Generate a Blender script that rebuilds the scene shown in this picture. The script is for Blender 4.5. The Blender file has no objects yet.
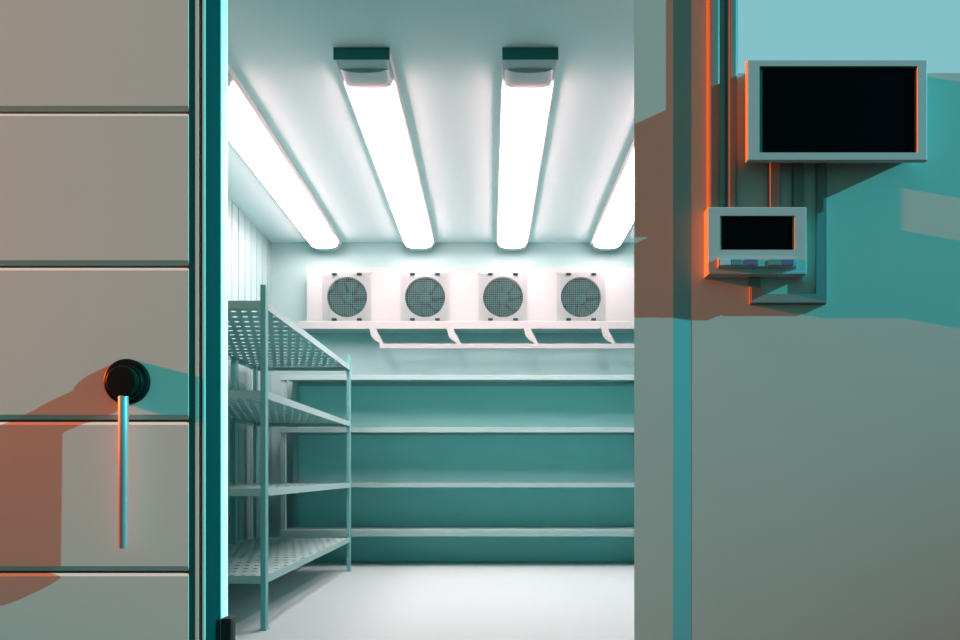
import bpy, bmesh, math, random
from mathutils import Vector, Matrix
PI = math.pi
sc = bpy.context.scene
col = sc.collection

# ---------------------------------------------------------------- materials
def mat(name, color, rough=0.6, metal=0.0, spec=0.3, bump=0.0, bscale=200.0, vary=0.0, vscale=3.0, coat=0.0):
    m = bpy.data.materials.new(name); m.use_nodes = True
    nt = m.node_tree; b = nt.nodes['Principled BSDF']
    b.inputs['Base Color'].default_value = (*color, 1)
    b.inputs['Roughness'].default_value = rough
    b.inputs['Metallic'].default_value = metal
    b.inputs['Specular IOR Level'].default_value = spec
    b.inputs['Coat Weight'].default_value = coat
    tc = nt.nodes.new('ShaderNodeTexCoord')
    if vary > 0:
        n = nt.nodes.new('ShaderNodeTexNoise'); n.inputs['Scale'].default_value = vscale
        n.inputs['Detail'].default_value = 4
        mx = nt.nodes.new('ShaderNodeMix'); mx.data_type = 'RGBA'
        mx.inputs[6].default_value = (*[c*(1-vary) for c in color], 1)
        mx.inputs[7].default_value = (*[min(1, c*(1+vary)) for c in color], 1)
        nt.links.new(tc.outputs['Object'], n.inputs['Vector'])
        nt.links.new(n.outputs['Fac'], mx.inputs[0])
        nt.links.new(mx.outputs[2], b.inputs['Base Color'])
    if bump > 0:
        n2 = nt.nodes.new('ShaderNodeTexNoise'); n2.inputs['Scale'].default_value = bscale
        bp = nt.nodes.new('ShaderNodeBump'); bp.inputs['Strength'].default_value = bump
        bp.inputs['Distance'].default_value = 0.002
        nt.links.new(tc.outputs['Object'], n2.inputs['Vector'])
        nt.links.new(n2.outputs['Fac'], bp.inputs['Height'])
        nt.links.new(bp.outputs['Normal'], b.inputs['Normal'])
    return m

def emit(name, color, strength):
    m = bpy.data.materials.new(name); m.use_nodes = True
    nt = m.node_tree; nt.nodes.clear()
    e = nt.nodes.new('ShaderNodeEmission'); o = nt.nodes.new('ShaderNodeOutputMaterial')
    e.inputs['Color'].default_value = (*color, 1); e.inputs['Strength'].default_value = strength
    nt.links.new(e.outputs[0], o.inputs['Surface'])
    return m

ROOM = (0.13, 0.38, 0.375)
M = dict(
    wall_out=mat('painted_wall', (0.49, 0.53, 0.46), 0.75, vary=0.03, vscale=2, spec=0.15),
    door=mat('door_panel', (0.63, 0.57, 0.48), 0.7, spec=0.15, vary=0.02),
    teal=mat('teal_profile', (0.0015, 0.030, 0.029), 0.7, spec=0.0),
    cyan_tint_trim=mat('cyan_tint_trim', (0.34, 0.46, 0.44), 0.6, spec=0.15),
    channel=mat('teal_channel', (0.02, 0.16, 0.15), 0.6, spec=0.1),
    seal=mat('black_seal', (0.004, 0.007, 0.006), 0.8, spec=0.05),
    strip=mat('pale_seal', (0.70, 0.80, 0.78), 0.6),
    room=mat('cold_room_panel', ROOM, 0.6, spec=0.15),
    rackbright=mat('rack_bright_panel', (0.20, 0.66, 0.65), 0.6, spec=0.05),
    upright=mat('rack_upright_shaded', (0.085, 0.36, 0.35), 0.6, spec=0.03),  # darker teal than the shelves: shade put into the post colour
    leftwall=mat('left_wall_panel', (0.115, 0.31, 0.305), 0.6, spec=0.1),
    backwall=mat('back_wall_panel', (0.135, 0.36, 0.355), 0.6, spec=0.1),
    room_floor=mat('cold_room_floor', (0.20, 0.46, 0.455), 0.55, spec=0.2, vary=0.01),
    dark_liner=mat('bounce_cut_liner', (0.03, 0.16, 0.16), 0.6),
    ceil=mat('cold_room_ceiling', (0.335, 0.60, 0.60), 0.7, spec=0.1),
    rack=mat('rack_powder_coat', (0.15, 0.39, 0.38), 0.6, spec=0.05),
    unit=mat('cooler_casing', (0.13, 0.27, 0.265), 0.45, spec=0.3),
    fan=mat('fan_blade', (0.0, 0.05, 0.047), 0.6, spec=0.0),
    fandark=mat('fan_shroud', (0.0, 0.008, 0.008), 0.8, spec=0.0),
    clip=mat('dark_clip', (0.003, 0.03, 0.028), 0.7, spec=0.03),
    wire=mat('grille_wire', (0.095, 0.26, 0.255), 0.7, spec=0.0),
    housing=mat('lamp_housing', (0.30, 0.46, 0.46), 0.6),
    shaded_end=mat('lamp_end_shade', (0.02, 0.17, 0.16), 0.6, spec=0.05),
    lampend=mat('lamp_end_cap', (0.22, 0.42, 0.42), 0.5),
    lamp=emit('lit_diffuser', (1.0, 0.40, 0.41), 58.0),
    conduit=mat('conduit_plastic', (0.20, 0.25, 0.24), 0.6, spec=0.1),
    case=mat('device_case', (0.44, 0.50, 0.48), 0.55, spec=0.2),
    screen=mat('screen_glass', (0.0006, 0.0014, 0.003), 0.2, spec=0.05),
    bezel=mat('screen_bezel', (0.02, 0.06, 0.055), 0.5),
    black=mat('black_plastic', (0.0005, 0.008, 0.006), 0.4, spec=0.08),
    chrome=mat('brushed_steel', (0.62, 0.62, 0.60), 0.33, metal=0.8),
    rubber=mat('black_rubber', (0.006, 0.008, 0.007), 0.7),
    btn_teal=mat('teal_button', (0.10, 0.26, 0.26), 0.5),
    btn_violet=mat('violet_button', (0.12, 0.13, 0.26), 0.5),
    btn_grey=mat('grey_button', (0.32, 0.42, 0.42), 0.5),
    btn_pale=mat('pale_button', (0.40, 0.62, 0.66), 0.5),
    ground=mat('dark_floor', (0.06, 0.06, 0.055), 0.7),
    window=emit('frosted_window_glow', (0.235, 0.533, 0.578), 1.0),
)

# ---------------------------------------------------------------- helpers
F, VX, VY, EYE = 720.0, 490.0, 473.0, 0.774
def X(px, k): return (px - VX) / k
def Z(py, k): return EYE + (VY - py) / k

def box(bm, x0, x1, y0, y1, z0, z1, bev=0.0, seg=2):
    vs = [bm.verts.new((x, y, z)) for x in (x0, x1) for y in (y0, y1) for z in (z0, z1)]
    q = [(0,1,3,2), (4,6,7,5), (0,4,5,1), (2,3,7,6), (0,2,6,4), (1,5,7,3)]
    fs = [bm.faces.new([vs[i] for i in f]) for f in q]
    if bev > 0:
        es = list({e for f in fs for e in f.edges})
        bmesh.ops.bevel(bm, geom=es, offset=bev, segments=seg, affect='EDGES', profile=0.5)
    return bm

def new(): return bmesh.new()

def obj(name, bm, m, parent=None, smooth=False):
    me = bpy.data.meshes.new(name)
    bmesh.ops.recalc_face_normals(bm, faces=bm.faces[:])
    if smooth:
        for f in bm.faces: f.smooth = True
    bm.to_mesh(me); bm.free()
    o = bpy.data.objects.new(name, me); col.objects.link(o)
    me.materials.append(m)
    if parent: o.parent = parent
    return o

def boxo(name, m, parent, *a, **k): return obj(name, box(new(), *a, **k), m, parent)

def thing(name, label, cat, group=None, loc=(0, 0, 0)):
    o = bpy.data.objects.new(name, None); col.objects.link(o)
    o.location = loc; o.empty_display_size = 0.1
    return tag(o, label, cat, group)

def tag(o, label, cat, group=None, kind=None):
    o['label'] = label; o['category'] = cat
    if group: o['group'] = group
    if kind: o['kind'] = kind
    return o

def struct(o, label=None, cat=None):
    o['kind'] = 'structure'
    if label: o['label'] = label
    if cat: o['category'] = cat
    return o

def prism_xy(bm, pts, z0, z1):
    """vertical prism over an (x, y) outline"""
    a = [bm.verts.new((x, y, z0)) for x, y in pts]
    b = [bm.verts.new((x, y, z1)) for x, y in pts]
    n = len(pts)
    for i in range(n):
        bm.faces.new((a[i], a[(i+1) % n], b[(i+1) % n], b[i]))
    bm.faces.new(a[::-1]); bm.faces.new(b)
    return bm

def prism_x(bm, pts, x0, x1):
    """horizontal prism over a (y, z) outline"""
    a = [bm.verts.new((x0, y, z)) for y, z in pts]
    b = [bm.verts.new((x1, y, z)) for y, z in pts]
    n = len(pts)
    for i in range(n):
        bm.faces.new((a[i], a[(i+1) % n], b[(i+1) % n], b[i]))
    bm.faces.new(a[::-1]); bm.faces.new(b)
    return bm

def prism_y(bm, pts, y0, y1):
    a = [bm.verts.new((x, y0, z)) for x, z in pts]
    b = [bm.verts.new((x, y1, z)) for x, z in pts]
    n = len(pts)
    for i in range(n):
        bm.faces.new((a[i], a[(i+1) % n], b[(i+1) % n], b[i]))
    bm.faces.new(a[::-1]); bm.faces.new(b)
    return bm

def lathe_y(bm, cx, cz, prof, seg=48, y0=0.0):
    """surface of revolution around a Y axis; prof = [(radius, y)]"""
    rings = []
    for r, y in prof:
        if r < 1e-6:
            rings.append([bm.verts.new((cx, y0 + y, cz))])
        else:
            rings.append([bm.verts.new((cx + r*math.cos(2*PI*i/seg), y0 + y, cz + r*math.sin(2*PI*i/seg))) for i in range(seg)])
    for a, b in zip(rings, rings[1:]):
        for i in range(seg):
            j = (i+1) % seg
            if len(a) == 1 and len(b) == 1: continue
            if len(a) == 1: bm.faces.new((a[0], b[i], b[j]))
            elif len(b) == 1: bm.faces.new((a[i], a[j], b[0]))
            else: bm.faces.new((a[i], a[j], b[j], b[i]))
    return bm

def lathe_z(bm, cx, cy, prof, seg=32, sy=1.0):
    rings = []
    for r, z in prof:
        if r < 1e-6: rings.append([bm.verts.new((cx, cy, z))])
        else: rings.append([bm.verts.new((cx + r*math.cos(2*PI*i/seg), cy + sy*r*math.sin(2*PI*i/seg), z)) for i in range(seg)])
    for a, b in zip(rings, rings[1:]):
        for i in range(seg):
            j = (i+1) % seg
            if len(a) == 1 and len(b) == 1: continue
            if len(a) == 1: bm.faces.new((a[0], b[i], b[j]))
            elif len(b) == 1: bm.faces.new((a[i], a[j], b[0]))
            else: bm.faces.new((a[i], a[j], b[j], b[i]))
    return bm

def copy_tree(o, parent=None):
    c = o.copy(); col.objects.link(c)
    if parent: c.parent = parent
    for ch in list(o.children): copy_tree(ch, c)
    return c

# ---------------------------------------------------------------- dimensions
YW = 2.77                       # outer wall face
YI = 2.92                       # inner face of the front wall
YB = 6.327                      # back wall
XL, XR = -1.92, 1.56            # cold room side walls
ZC = 2.80                       # ceiling
OL, OR_ = -1.092, 0.554         # door opening
TOPW = 3.5

# ---------------------------------------------------------------- cold room shell
struct(boxo('floor', M['room_floor'], None, XL, XR, YW + 0.0, YB, -0.1, 0.0))
struct(boxo('ceiling', M['ceil'], None, XL - 0.1, XR + 0.1, YI, YB + 0.1, ZC, ZC + 0.1))
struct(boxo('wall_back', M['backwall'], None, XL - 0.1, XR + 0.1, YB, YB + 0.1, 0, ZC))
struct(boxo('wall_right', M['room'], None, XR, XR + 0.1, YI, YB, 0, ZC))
# left wall: vertical ribbed panels, grooves every 0.142 m
pts = []
y = YI
yg = 5.357 - 0.142 * 17
g = []
while yg < YB:
    if yg > YI + 0.02: g.append(yg)
    yg += 0.142
pts.append((XL, YI))
for yy in g:
    pts += [(XL, yy - 0.007), (XL - 0.018, yy - 0.005), (XL - 0.018, yy + 0.005), (XL, yy + 0.007)]
pts += [(XL, YB), (XL - 0.1, YB), (XL - 0.1, YI)]
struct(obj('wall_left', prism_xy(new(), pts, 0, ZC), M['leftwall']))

# ---------------------------------------------------------------- front wall (outside)
zwin = Z(73, 260); xwin = X(738, 260)
bm = new()
box(bm, 0.777, 4.6, YW, 2.86, 0, zwin)
box(bm, 0.777, xwin, YW, 2.86, zwin, TOPW)
box(bm, xwin, 4.6, YW, 2.86, 3.25, TOPW)
prism_xy(bm, [(0.556, 2.768), (0.704, 2.776), (0.777, 2.779), (0.777, 2.86), (0.70, 2.86)], 0, TOPW)
struct(obj('wall_front', bm, M['wall_out']))
struct(boxo('wall_front_inside', M['dark_liner'], None, 0.70, 4.6, 2.86, YI, 0, TOPW))  # unseen side, darkened to cut light bounced back into the room
# the piece of wall over the door opening and the one behind the sliding door
bm = new()
box(bm, -4.6, 0.70, 2.89, YI, 2.895, TOPW)
box(bm, -4.6, OL - 0.02, 2.86, YI, 0, 2.80)
struct(obj('wall_front.001', bm, M['wall_out']))
# flat turquoise area atop the wall, read as a frosted, evenly glowing window
w = struct(boxo('window_1', M['window'], None, xwin - 0.03, 4.6, 2.835, 2.855, zwin - 0.03, 3.28),
           'pale turquoise frosted window above the large wall display', 'window')
# right door trim: flat jamb plate and chamfered profile, cyan light tinted into its colour
boxo_ = new()
prism_xy(boxo_, [(0.554, 2.7665), (0.704, 2.7665), (0.704, 2.775), (0.556, 2.7675)], 0, TOPW)
struct(obj('trim_1', boxo_, M['wall_out']), 'beige jamb plate along the right edge of the doorway', 'trim')
tr = new()
prism_xy(tr, [(0.7043, 2.7665), (0.7765, 2.7706), (0.7765, 2.778), (0.7043, 2.778)], 0, TOPW)
struct(obj('trim_2', tr, M['cyan_tint_trim']), 'vertical trim strip right of the doorway, tinted with cyan light', 'trim')

# left door frame: grey front, rounded teal reveal, pale seal
fr = new()
r = 0.010
arc = [(OL - r + r*math.sin(a), YW + r - r*math.cos(a)) for a in [i*PI/2/6 for i in range(7)]]
prism_xy(fr, [(X(202.2, 260), 2.86), (X(202.2, 260), YW)] + arc[:4] + [(arc[3][0], 2.86)], 0, TOPW)
struct(obj('trim_3', fr, M['door']), 'narrow grey front edge of the left door frame', 'trim')
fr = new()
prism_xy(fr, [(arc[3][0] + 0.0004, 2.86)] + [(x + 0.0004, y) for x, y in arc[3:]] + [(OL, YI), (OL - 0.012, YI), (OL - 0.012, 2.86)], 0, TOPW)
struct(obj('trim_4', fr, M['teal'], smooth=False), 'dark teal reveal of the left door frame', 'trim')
fr = new()
prism_xy(fr, [(OL, YI - 0.003), (OL + 0.004, YI - 0.002), (OL + 0.0155, 2.95), (OL + 0.012, 2.965), (OL - 0.02, 2.965), (OL - 0.02, YI + 0.001), (OL, YI + 0.001)], 0, 2.80)
struct(obj('trim_5', fr, M['strip']), 'bright pale seal along the left side of the doorway', 'trim')

# black stop on the floor beside the left frame
st = tag(boxo('door_stop', M['rubber'], None, -1.071, -1.029, 2.862, 2.914, 0.0, 0.195, bev=0.003),
         'small black door stop standing at the foot of the left door frame', 'door stop')
boxo('stop_pad', M['rubber'], st, -1.030, -1.0265, 2.87, 2.905, 0.10, 0.185, bev=0.001)

# ---------------------------------------------------------------- sliding door (left)
k = 260.0
xd = X(188.2, k)
seams = [Z(111.5, k) + i*(Z(111.5, k) - Z(419.5, k))/2 for i in (1, 0, -1, -2, -3)]
seams = [Z(-42, k), Z(111.5, k), Z(266, k), Z(420.5, k), Z(572, k), Z(726, k)]
prof = []
yb = 2.845
zt = TOPW
prof.append((yb, zt)); prof.append((YW, zt))
for s in seams:
    # lower bevel of the upper plank, black gap, small upper bevel of the lower plank
    prof += [(YW, s + 0.0225), (YW + 0.005, s + 0.004), (YW + 0.06, s + 0.004), (YW + 0.06, s - 0.005), (YW + 0.006, s - 0.0055), (YW, s - 0.0165)]
prof += [(YW, 0.012), (yb, 0.012)]
d = struct(obj('door_1', prism_x(new(), prof, -4.5, xd), M['door']), 'beige sliding door of wide horizontal planks with a round black handle', 'door')
boxo('edge_channel', M['channel'], d, xd + 0.0005, X(195, k), YW + 0.006, yb, 0.012, TOPW)
boxo('edge_trim', M['door'], d, X(195, k) + 0.0005, X(198.4, k), YW, yb, 0.012, TOPW)
boxo('edge_seal', M['seal'], d, X(198.4, k) + 0.0005, X(202.2, k) - 0.001, YW + 0.025, yb, 0.012, TOPW)
# handle
hx, hz = X(126.5, 261), Z(381.5, 261)
h = new()
lathe_y(h, hx, hz, [(0, 0.0), (0.087, 0.0), (0.087, -0.012), (0.085, -0.017), (0.080, -0.020), (0.0, -0.020)], 64, YW)
sx, sz = hx + 0.010, Z(381.2, 267)
lathe_y(h, sx, sz, [(0.070, -0.019), (0.069, -0.024), (0.066, -0.024), (0.0655, -0.042), (0.0635, -0.046), (0.061, -0.046), (0.0605, -0.042),
                    (0.059, -0.042), (0.0585, -0.069), (0.057, -0.073), (0.053, -0.076), (0, -0.0765)], 64, YW)
hub = obj('handle_hub', h, M['black'], d, smooth=True)
hub.modifiers.new('es', 'EDGE_SPLIT').split_angle = math.radians(20)
hub['label'] = 'round black stepped handle hub'
lz1, lz0 = Z(397, 265), Z(548, 265)
lv = new()
ly = YW - 0.057
lx = X(124, 265)
lathe_z(lv, lx, ly, [(0, lz1 + 0.02), (0.0185, lz1 + 0.02), (0.0185, lz1 - 0.03), (0.0175, lz0 + 0.006), (0.0135, lz0), (0.010, lz0 - 0.001), (0, lz0 - 0.001)], 32)
lever = obj('lever', lv, M['chrome'], hub, smooth=True)
lever.modifiers.new('es', 'EDGE_SPLIT').split_angle = math.radians(40)
lever['label'] = 'polished steel lever hanging down from the hub'

# ---------------------------------------------------------------- ceiling lamps
def lamp_shape():
    root = thing('ceiling_lamp', '', 'ceiling lamp', 'tube lamps in a row on the cold room ceiling')
    y0, y1 = 3.43, 6.27
    hw = 0.1335
    boxo('housing', M['housing'], root, -hw, hw, y0, y1, ZC - 0.045, ZC, bev=0.003)
    boxo('shaded_end_plate', M['shaded_end'], root, -hw, hw, y0 - 0.004, y0 - 0.0002, ZC - 0.058, ZC - 0.001)  # dark colour paints the shade on the lamp's front end
    # profile of the diffuser: a shallow rounded trough
    def section(w, dep, n=14):
        return [(w*math.cos(PI*i/n) * (1.0 if 0 < i < n else 1.0), -dep*(math.sin(PI*i/n))**0.55) for i in range(n+1)]
    zt_ = ZC - 0.045
    def trough(bm, ya, yb_, w, dep, ends=True):
        s = section(w, dep)
        a = [bm.verts.new((x, ya, zt_ + z)) for x, z in s]
        b = [bm.verts.new((x, yb_, zt_ + z)) for x, z in s]
        for i in range(len(s) - 1): bm.faces.new((a[i], a[i+1], b[i+1], b[i]))
        bm.faces.new((a[0], b[0], b[-1], a[-1]))
        bm.faces.new(a[::-1]); bm.faces.new(b)
        return bm
    # end cap: sloped front piece then the unlit end of the trough
    ec = new()
    prism_x(ec, [(y0, zt_), (y0, zt_ - 0.012), (y0 + 0.045, zt_ - 0.022), (y0 + 0.07, zt_ - 0.022), (y0 + 0.07, zt_)], -0.120, 0.120)
    trough(ec, y0 + 0.06, y0 + 0.215, 0.118, 0.042)
    obj('end_cap', ec, M['lampend'], root)
    obj('diffuser', trough(new(), y0 + 0.2155, y1 - 0.085, 0.114, 0.050), M['lamp'], root)
    obj('end_cap', trough(new(), y1 - 0.0845, y1 - 0.02, 0.116, 0.052), M['lampend'], root)  # far cap added to keep the diffuser's glow off the back wall
    return root
lp = lamp_shape()
labels = ['lit tube lamp nearest the ribbed left wall, its near end hidden',
          'lit tube lamp second from the ribbed left wall, with shade painted on its near end',
          'lit tube lamp third from the ribbed left wall, with shade painted on its near end',
          'lit tube lamp cut off by the right door jamb, only its far end showing']
for i, xx in enumerate((-1.425, -0.612, 0.192, 1.005)):
    o = lp if i == 0 else copy_tree(lp)
    o.location.x = xx; o['label'] = labels[i]

# ---------------------------------------------------------------- evaporator cooler
kf = 116.9
yf = F / kf
zu1, zu0 = Z(268, kf), Z(321.5, kf)
ux0, ux1 = X(307, kf), 1.34
unit = thing('air_cooler', 'long white four-fan air cooler mounted high on the back wall', 'air cooler', loc=(0, 0, 0))
fans = [X(p, kf) for p in (347, 425, 503, 581)]
fz = Z(297, kf); fr_ = 0.172
cs = new()
# front plate with round holes
def plate_with_hole(bm, cx, cz, xa, xb, za, zb, r, y, n=48):
    # square outline split in n points following the angles
    out, inn = [], []
    for i in range(n):
        a = 2*PI*(i + 0.5)/n
        c, s = math.cos(a), math.sin(a)
        tx = ((xb if c > 0 else xa) - cx)/c if abs(c) > 1e-9 else 1e9
        tz = ((zb if s > 0 else za) - cz)/s if abs(s) > 1e-9 else 1e9
        t = min(tx, tz)
        out.append(bm.verts.new((cx + t*c, y, cz + t*s)))
        inn.append(bm.verts.new((cx + r*c, y, cz + r*s)))
    for i in range(n):
        j = (i+1) % n
        bm.faces.new((out[i], out[j], inn[j], inn[i]))
    for (qx, qz) in ((xa, za), (xa, zb), (xb, za), (xb, zb)):
        best = sorted(out, key=lambda v: (v.co.x - qx)**2 + (v.co.z - qz)**2)[:2]
        if (best[0].co - best[1].co).length > 1e-6:
            bm.faces.new((best[0], best[1], bm.verts.new((qx, y, qz))))
    # collar
    deep = [bm.verts.new((v.co.x, y + 0.03, v.co.z)) for v in inn]
    for i in range(n):
        j = (i+1) % n
        bm.faces.new((inn[i], inn[j], deep[j], deep[i]))
edges = [ux0] + [(a + b)/2 for a, b in zip(fans, fans[1:])] + [fans[-1] + (fans[-1] - fans[-2])/2]
for i, fx in enumerate(fans):
    plate_with_hole(cs, fx, fz, edges[i], edges[i+1], zu0, zu1, fr_, yf)
def quad(bm, *p): bm.faces.new([bm.verts.new(q) for q in p])
xe = edges[-1]
quad(cs, (xe, yf, zu0), (ux1, yf, zu0), (ux1, yf, zu1), (xe, yf, zu1))
quad(cs, (ux0, yf, zu1), (ux1, yf, zu1), (ux1, YB, zu1), (ux0, YB, zu1))
quad(cs, (ux0, yf, zu0), (ux1, yf, zu0), (ux1, YB, zu0), (ux0, YB, zu0))
quad(cs, (ux0, yf, zu0), (ux0, yf, zu1), (ux0, YB, zu1), (ux0, YB, zu0))
quad(cs, (ux1, yf, zu0), (ux1, yf, zu1), (ux1, YB, zu1), (ux1, YB, zu0))
quad(cs, (ux0, YB - .002, zu0), (ux0, YB - .002, zu1), (ux1, YB - .002, zu1), (ux1, YB - .002, zu0))
bmesh.ops.remove_doubles(cs, verts=cs.verts[:], dist=1e-5)
obj('casing', cs, M['unit'], unit)
kt = 117.8
boxo('drip_tray', M['unit'], unit, X(297, kt), 1.40, F/kt, YB - 0.01, Z(329, kt), Z(321, kt), bev=0.004)

def fan_shape(parent, fx):
    # rotor drum behind the hole
    sh = new()
    lathe_y(sh, 0, 0, [(fr_ + 0.004, 0.028), (fr_ + 0.004, 0.135), (0, 0.135)], 48)
    ft = new()
    hw = 0.205
    n = 25
    wr = 0.0007
    for i in range(n + 1):
        t = -hw + 2*hw*i/n
        box(ft, t - wr, t + wr, -0.014, -0.012, -hw, hw)
        box(ft, -hw, hw, -0.0125, -0.0105, t - wr, t + wr)
    for (a, b) in ((-hw, -hw), (hw, -hw), (-hw, hw), (hw, hw)):
        box(ft, a - 0.003, a + 0.003, -0.014, 0.0, b - 0.003, b + 0.003)
    grille = obj('fan_grille', ft, M['wire'], parent)
    grille.location = (fx, yf, fz)
    shroud = obj('fan_shroud', sh, M['fandark'], grille, smooth=True)
    ro = new()
    nb = 7
    for b_ in range(nb):
        a0 = 2*PI*b_/nb + 0.25
        grid = []
        R_, A_ = 6, 6
        for i in range(R_ + 1):
            row = []
            rr = 0.045 + (0.160 - 0.045)*i/R_
            wid = (0.36 + 0.40*math.sin(PI*min(1, (i + 0.6)/R_)*0.62))
            for j in range(A_ + 1):
                u = j/A_ - 0.5
                sweep = 0.30*(i/R_)**1.5
                lim = wid*(1.0 if i < R_ else 0.72)
                ang = a0 + sweep + u*2*lim*0.55
                row.append(ro.verts.new((rr*math.cos(ang), 0.055 + 0.035*u*2*(1 - 0.3*i/R_) + 0.01*(1 - 4*u*u), rr*math.sin(ang))))
            grid.append(row)
        for i in range(R_):
            for j in range(A_):
                ro.faces.new((grid[i][j], grid[i+1][j], grid[i+1][j+1], grid[i][j+1]))
    lathe_y(ro, 0, 0, [(0, 0.025), (0.036, 0.025), (0.048, 0.034), (0.050, 0.09), (0, 0.09)], 32)
    rotor = obj('fan_rotor', ro, M['fan'], grille, smooth=True)
    sol = rotor.modifiers.new('s', 'SOLIDIFY'); sol.thickness = 0.003
    for (a, b) in ((-0.107, 0.193), (0.107, 0.193), (-0.107, -0.193), (0.107, -0.193)):
        c = boxo('clip', M['clip'], grille, a - 0.020, a + 0.020, -0.020, -0.0, b - 0.0085, b + 0.0085, bev=0.002)
    return grille
g0 = fan_shape(unit, fans[0])
for fx in fans[1:]:
    c = copy_tree(g0, unit); c.location = (fx, yf, fz)
# hanging rail under the tray
kr = 118.0
ztray = Z(329, kt)
boxo('hanging_rail', M['unit'], unit, X(380, kr), 1.30, F/kr - 0.012, F/kr + 0.012, Z(348.8, kr), Z(344, kr), bev=0.002)
hk = new()
px0 = 371.5
def hp(dx, y): return (X(px0 + dx, kr) , Z(y, kr))
outl = [(-2.8, 326.5), (4.2, 326.5), (6.5, 333), (9.5, 338), (12, 343), (12, 345), (8.5, 345), (8, 343), (3.0, 340), (0, 336.5)]
prism_y(hk, [hp(a, b) for a, b in outl], F/kr - 0.010, F/kr + 0.010)
hook0 = obj('rail_bracket', hk, M['unit'], unit)
for i in (1, 2, 3):
    c = hook0.copy(); col.objects.link(c); c.parent = unit; c.location.x = i*77.2/kr

# ---------------------------------------------------------------- left perforated rack
rk = thing('storage_rack', 'tall metal rack with perforated shelves along the ribbed left wall', 'rack', loc=(0, 0, 0))
YA, YZ = F/204.0, F/126.6
xf, xr = -1.1005, -1.86
pw, pd = 0.026, 0.045
ztop = Z(284.5, 204)
def upright(xa, ya, ztop_, w=pw, dp=pd):
    bm = new()
    t = 0.004
    # angle profile closed at the front and outer side
    box(bm, xa - w, xa, ya, ya + dp, 0.006, ztop_, bev=0.0015, seg=1)
    box(bm, xa - w - 0.004, xa + 0.004, ya - 0.003, ya + dp + 0.003, 0, 0.008)
    return obj('upright', bm, M['upright'], rk)
upright(xf, YA, ztop); upright(xf, YZ - pd + 0.01, ztop)
upright(xr + pw, YA, ztop); upright(xr + pw, YZ - pd + 0.01, ztop); upright(xr + pw + 0.0, 5.18, ztop, 0.03, 0.055)
def perforated(xa, xb, ya, yb_, nx, ny, hole, z):
    bm = new()
    cw, ch = (xb - xa)/nx, (yb_ - ya)/ny
    n = 12
    for j in range(ny):
        off = (0.0, 0.33, 0.66)[j % 3]
        for i in range(-1, nx + 1):
            x0 = xa + (i + off)*cw; x1 = x0 + cw
            if x0 < xa - 1e-6 or x1 > xb + 1e-6:
                a, b = max(x0, xa), min(x1, xb)
                if b - a > 1e-4:
                    quad(bm, (a, ya + j*ch, z), (b, ya + j*ch, z), (b, ya + (j+1)*ch, z), (a, ya + (j+1)*ch, z))
                continue
            cx, cy = (x0 + x1)/2, ya + (j + 0.5)*ch
            o, h_ = [], []
            for q in range(n):
                a = 2*PI*(q + 0.5)/n
                c, s = math.cos(a), math.sin(a)
                t = min(abs(cw/2/c) if abs(c) > 1e-9 else 1e9, abs(ch/2/s) if abs(s) > 1e-9 else 1e9)
                o.append(bm.verts.new((cx + t*c, cy + t*s, z)))
                hx_, hy_ = hole[0]*c, hole[1]*s
                h_.append(bm.verts.new((cx + hx_, cy + hy_ - 0.35*hx_, z)))
            for q in range(n):
                p = (q + 1) % n
                bm.faces.new((o[q], o[p], h_[p], h_[q]))
            for (qx, qy) in ((x0, cy - ch/2), (x0, cy + ch/2), (x1, cy - ch/2), (x1, cy + ch/2)):
                best = sorted(o, key=lambda v: (v.co.x - qx)**2 + (v.co.y - qy)**2)[:2]
                bm.faces.new((best[0], best[1], bm.verts.new((qx, qy, z))))
    bmesh.ops.remove_doubles(bm, verts=bm.verts[:], dist=1e-5)
    return bm
zs = [Z(300.5, 204), Z(390.5, 204), Z(488.5, 204), Z(576, 204)]
bh = 0.038
plate_me = None
for i, z in enumerate(zs):
    if plate_me is None:
        p = obj('shelf', perforated(xr + 0.006, xf - 0.004, YA + 0.012, YZ - 0.006, 14, 17, (0.0165, 0.020), 0.0), M['rack'], rk)
        sol = p.modifiers.new('s', 'SOLIDIFY'); sol.thickness = 0.003
        plate_me = p
        bm = new()
        box(bm, xr, xf - pw, YA + 0.002, YA + 0.010, -bh + 0.010, 0.010)
        box(bm, xr, xf - pw, YZ - 0.004, YZ + 0.004, -bh + 0.010, 0.010)
        box(bm, xf - 0.006, xf - 0.001, YA + pd, YZ - pd + 0.01, -bh + 0.010, 0.010)
        box(bm, xr + 0.001, xr + 0.006, YA + pd, YZ - pd + 0.01, -bh + 0.010, 0.010)
        obj('shelf_beam', bm, M['rack'], p)
        p.location.z = z - 0.010
    else:
        c = copy_tree(plate_me, rk); c.location.z = z - 0.010

# ---------------------------------------------------------------- back rack
br = thing('wall_rack', 'wide rack of four plain shelves along the back wall under the air cooler', 'rack', loc=(0, 0, 0))
kb = 122.0
ybf = F/kb
bx0, bx1 = -1.72, 1.50
for (ya, yb2) in ((375, 380), (427.5, 432.5), (483, 487.5), (530, 536.5)):
    bm = new()
    z1, z0 = Z(ya, kb), Z(yb2, kb)
    box(bm, bx0, bx1, ybf, ybf + 0.012, z0, z1, bev=0.0015, seg=1)
    box(bm, bx0, bx1, ybf + 0.012, YB - 0.015, z1 - 0.012, z1 - 0.001)
    box(bm, bx0, bx1, YB - 0.03, YB - 0.015, z0, z1 - 0.012)
    obj('shelf', bm, M['rack'], br)
boxo('added_bright_panel', M['rackbright'], br, bx0 + 0.01, bx1 - 0.01, YB - 0.014, YB - 0.006, 0.0, Z(378, kb))  # added pale panel, brightens the shaded wall behind the shelves
for xx in (bx0, bx1 - 0.04):
    for yy in (ybf + 0.013, YB - 0.055):
        boxo('upright', M['rack'], br, xx, xx + 0.04, yy, yy + 0.035, 0, Z(376, kb), bev=0.002)

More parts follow.
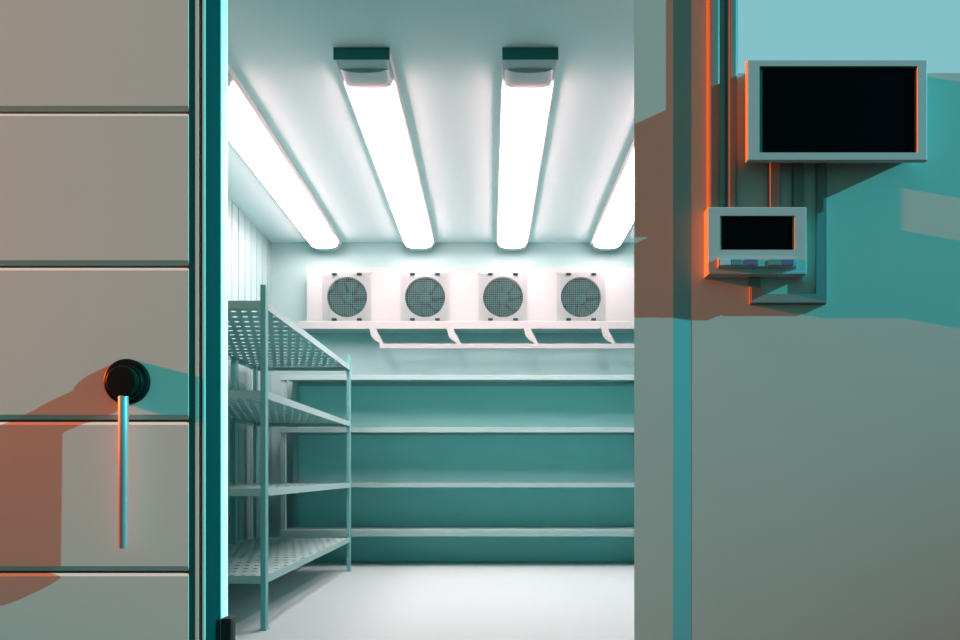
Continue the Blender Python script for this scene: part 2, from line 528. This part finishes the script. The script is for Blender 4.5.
# ---------------------------------------------------------------- wall devices
# big display
km = F/(YW - 0.090)
mon = thing('wall_display', 'large wall display with a blank black screen in a grey frame', 'display')
def frame_case(bm, xa, xb, za, zb, sa, sb, ta, tb, yfront, yback, depth):
    """case with an inset screen opening sa..sb x ta..tb"""
    box(bm, xa, sa, yfront, yback, za, zb); box(bm, sb, xb, yfront, yback, za, zb)
    box(bm, sa, sb, yfront, yback, za, ta); box(bm, sa, sb, yfront, yback, tb, zb)
    box(bm, sa, sb, yfront + depth, yback, ta, tb)
    bmesh.ops.remove_doubles(bm, verts=bm.verts[:], dist=1e-6)
def rounded_case(name, xa, xb, za, zb, sa, sb, ta, tb, yfront, yback, depth, m, parent, bev=0.003):
    bm = new()
    def ring(y, x0, x1, z0, z1): return [bm.verts.new(q) for q in ((x0, y, z0), (x1, y, z0), (x1, y, z1), (x0, y, z1))]
    R = [ring(yback, xa, xb, za, zb), ring(yfront + bev, xa, xb, za, zb), ring(yfront, xa + bev, xb - bev, za + bev, zb - bev),
         ring(yfront, sa, sb, ta, tb), ring(yfront + depth, sa, sb, ta, tb)]
    for a, b in zip(R, R[1:]):
        for i in range(4):
            j = (i+1) % 4
            bm.faces.new((a[i], a[j], b[j], b[i]))
    bm.faces.new(R[0][::-1]); bm.faces.new(R[-1])
    return obj(name, bm, m, parent)
yfm = YW - 0.090
rounded_case('display_case', X(747.3, km), X(927.5, km), Z(160.5, km), Z(59.5, km), X(759.5, km), X(917.5, km), Z(152.5, km), Z(66, km),
             yfm, yfm + 0.020, 0.010, M['case'], mon)
boxo('mount_box', M['case'], mon, X(756, km), X(920, km), yfm + 0.020, YW, Z(151, km), Z(60.5, km))
bz = new()
e = 0.0
xa, xb, za, zb = X(759.5, km), X(917.5, km), Z(152.5, km), Z(66, km)
box(bz, xa, xa + 0.013, yfm + 0.005, yfm + 0.0095, za, zb); box(bz, xb - 0.006, xb, yfm + 0.005, yfm + 0.0095, za, zb)
box(bz, xa + 0.013, xb - 0.006, yfm + 0.005, yfm + 0.0095, zb - 0.005, zb)
obj('inner_bezel', bz, M['bezel'], mon)
boxo('screen', M['screen'], mon, xa + 0.013, xb - 0.006, yfm + 0.007, yfm + 0.0095, za, zb - 0.005)

# control box
kc = F/(YW - 0.050)
yfc = YW - 0.050
cb = thing('control_box', 'small grey control box with a dark screen and button row below the large display', 'control box')
cx0, cx1, cz0, cz1 = X(708, kc), X(806.5, kc), Z(274.5, kc), Z(207.2, kc)
sa, sb, ta, tb = X(720, kc), X(794.8, kc), Z(249.8, kc), Z(215.6, kc)
rounded_case('box_case', cx0, cx1, cz0, cz1, sa, sb, ta, tb, yfc, YW, 0.010, M['case'], cb, bev=0.002)
boxo('screen', M['screen'], cb, sa + 0.008, sb - 0.007, yfc + 0.004, yfc + 0.0098, ta + 0.003, tb - 0.003)
kk = F/(yfc - 0.012)
bx = new()
za_, zb_ = Z(266.2, kk), Z(258.3, kk)
pr = [(yfc, zb_ + 0.003), (yfc - 0.012, zb_), (yfc - 0.012, za_), (yfc, za_ - 0.006)]
prism_x(bx, pr, X(718.5, kk), X(797, kk))
bar = obj('button_bar', bx, M['case'], cb)
for (p0, p1, mm) in ((720.5, 730.5, 'btn_pale'), (731.5, 742.5, 'btn_teal'), (744.8, 756, 'btn_violet'), (757, 758.6, 'btn_teal'), (769, 781, 'btn_teal'), (782, 793.8, 'btn_violet')):
    b_ = boxo('button', M[mm], bar, X(p0, kk), X(p1, kk), yfc - 0.0145, yfc - 0.0115, Z(265.2, kk), Z(259.5, kk), bev=0.0008)
    b_['label'] = {'btn_pale': 'pale blue button', 'btn_teal': 'teal button', 'btn_violet': 'violet button'}[mm]
lip = new()
box(lip, cx0 + 0.003, cx1 - 0.003, yfc - 0.004, yfc, cz0 + 0.001, Z(272, kc), bev=0.001)
obj('bottom_lip', lip, M['case'], cb)

# conduits
def conduit(name, label, x0, x1, z0, z1, dep, m='conduit', bev=0.008):
    bm = new()
    b = bev
    pts = [(x0, YW), (x0, YW - dep + b)]
    for i in range(1, 5):
        a = PI/2*i/5
        pts.append((x0 + b - b*math.cos(a), YW - dep + b - b*math.sin(a)))
    pts.append((x0 + b, YW - dep)); pts.append((x1 - b, YW - dep))
    for i in range(1, 5):
        a = PI/2*i/5
        pts.append((x1 - b + b*math.sin(a), YW - dep + b - b*math.cos(a)))
    pts += [(x1, YW - dep + b), (x1, YW)]
    prism_xy(bm, pts, z0, z1)
    return tag(obj(name, bm, M[m]), label, 'conduit', 'conduits on the wall around the display and control box')
k1 = F/(YW - 0.029)
conduit('conduit', 'tall vertical conduit nearest the doorway trim, rising above the control box', X(708.5, k1), X(720.5, k1), cz1, 3.24, 0.029, bev=0.012)
conduit('conduit', 'tall vertical conduit beside the left edge of the large display', X(727.5, k1), X(738.2, k1), cz1, 3.24, 0.029, bev=0.012)
k2 = F/(YW - 0.020)
zmb = Z(152, km) 
conduit('conduit', 'short conduit between display and control box, left of two', X(769.5, k2), X(780, k2), cz1, zmb, 0.027, bev=0.003)
conduit('conduit', 'short conduit between display and control box, right of two', X(793.8, k2), X(804, k2), cz1, zmb, 0.020, bev=0.003)
k3 = F/(YW - 0.016)
lp_ = new()
b = 0.003
xa, xb = X(750.5, k3), X(827.2, k3); wd = 10/k3
z0_, z1_ = Z(303.5, k3), Z(295, k3)
outl = [(xb - wd, zmb), (xb, zmb), (xb, z0_), (xa, z0_), (xa, cz0 - 0.0005), (xa + wd, cz0 - 0.0005), (xa + wd, z1_), (xb - wd, z1_)]
prism_y(lp_, outl, YW - 0.016, YW)
fr_e = [e_ for e_ in lp_.edges if all(abs(v.co.y - (YW - 0.016)) < 1e-6 for v in e_.verts)]
bmesh.ops.bevel(lp_, geom=fr_e, offset=0.004, segments=2, affect='EDGES')
tag(obj('conduit', lp_, M['conduit']), 'hook-shaped conduit running down beside the control box and back up under it', 'conduit',
    'conduits on the wall around the display and control box')

# ---------------------------------------------------------------- ground outside
struct(boxo('floor.001', M['ground'], None, -12, 12, -8, YW, -0.1, 0.0))

# ---------------------------------------------------------------- lights
def spot(name, color, energy, tan, slope, side, dist, reach, target=(0.0, YW, 2.0)):
    """a distant, tightly focused lamp raking along the wall from one side"""
    l = bpy.data.lights.new(name, 'SPOT'); l.color = color; l.energy = energy * dist * dist
    l.shadow_soft_size = 0.0022*dist; l.spot_size = 2*math.atan(reach/dist); l.spot_blend = 1.0
    o = bpy.data.objects.new(name, l); col.objects.link(o)
    d = Vector((side, tan, -slope)).normalized()      # travel direction
    o.location = Vector(target) - d*dist
    o.rotation_euler = d.to_track_quat('-Z', 'Y').to_euler()
    return o
spot('cyan_lamp', (0.09, 0.86, 1.03), 7.8*4*PI, 0.15, 0.44, -1, 60.0, 3.5, (0.0, YW, 2.3))
spot('orange_lamp', (1.0, 0.09, 0.0), 14.0*4*PI, 0.062, 0.19, 1, 16.0, 3.2, (0.0, YW, 1.87))

w = bpy.data.worlds.new('world'); sc.world = w; w.use_nodes = True
bg = w.node_tree.nodes['Background']
bg.inputs['Color'].default_value = (0.28, 1.0, 0.95, 1); bg.inputs['Strength'].default_value = 0.25

# ---------------------------------------------------------------- camera
cd = bpy.data.cameras.new('camera'); cam = bpy.data.objects.new('camera', cd); col.objects.link(cam)
cam.location = (0, 0, EYE); cam.rotation_euler = (PI/2, 0, 0)
cd.sensor_width = 36; cd.lens = F/960*36
cd.shift_x = -(VX - 480)/960; cd.shift_y = (VY - 320)/960
sc.camera = cam
vs = sc.view_settings
vs.view_transform = 'Standard'; vs.look = 'None'; vs.gamma = 1; vs.exposure = 0
vs.use_curve_mapping = False
sc.cycles.max_bounces = 12; sc.cycles.diffuse_bounces = 8
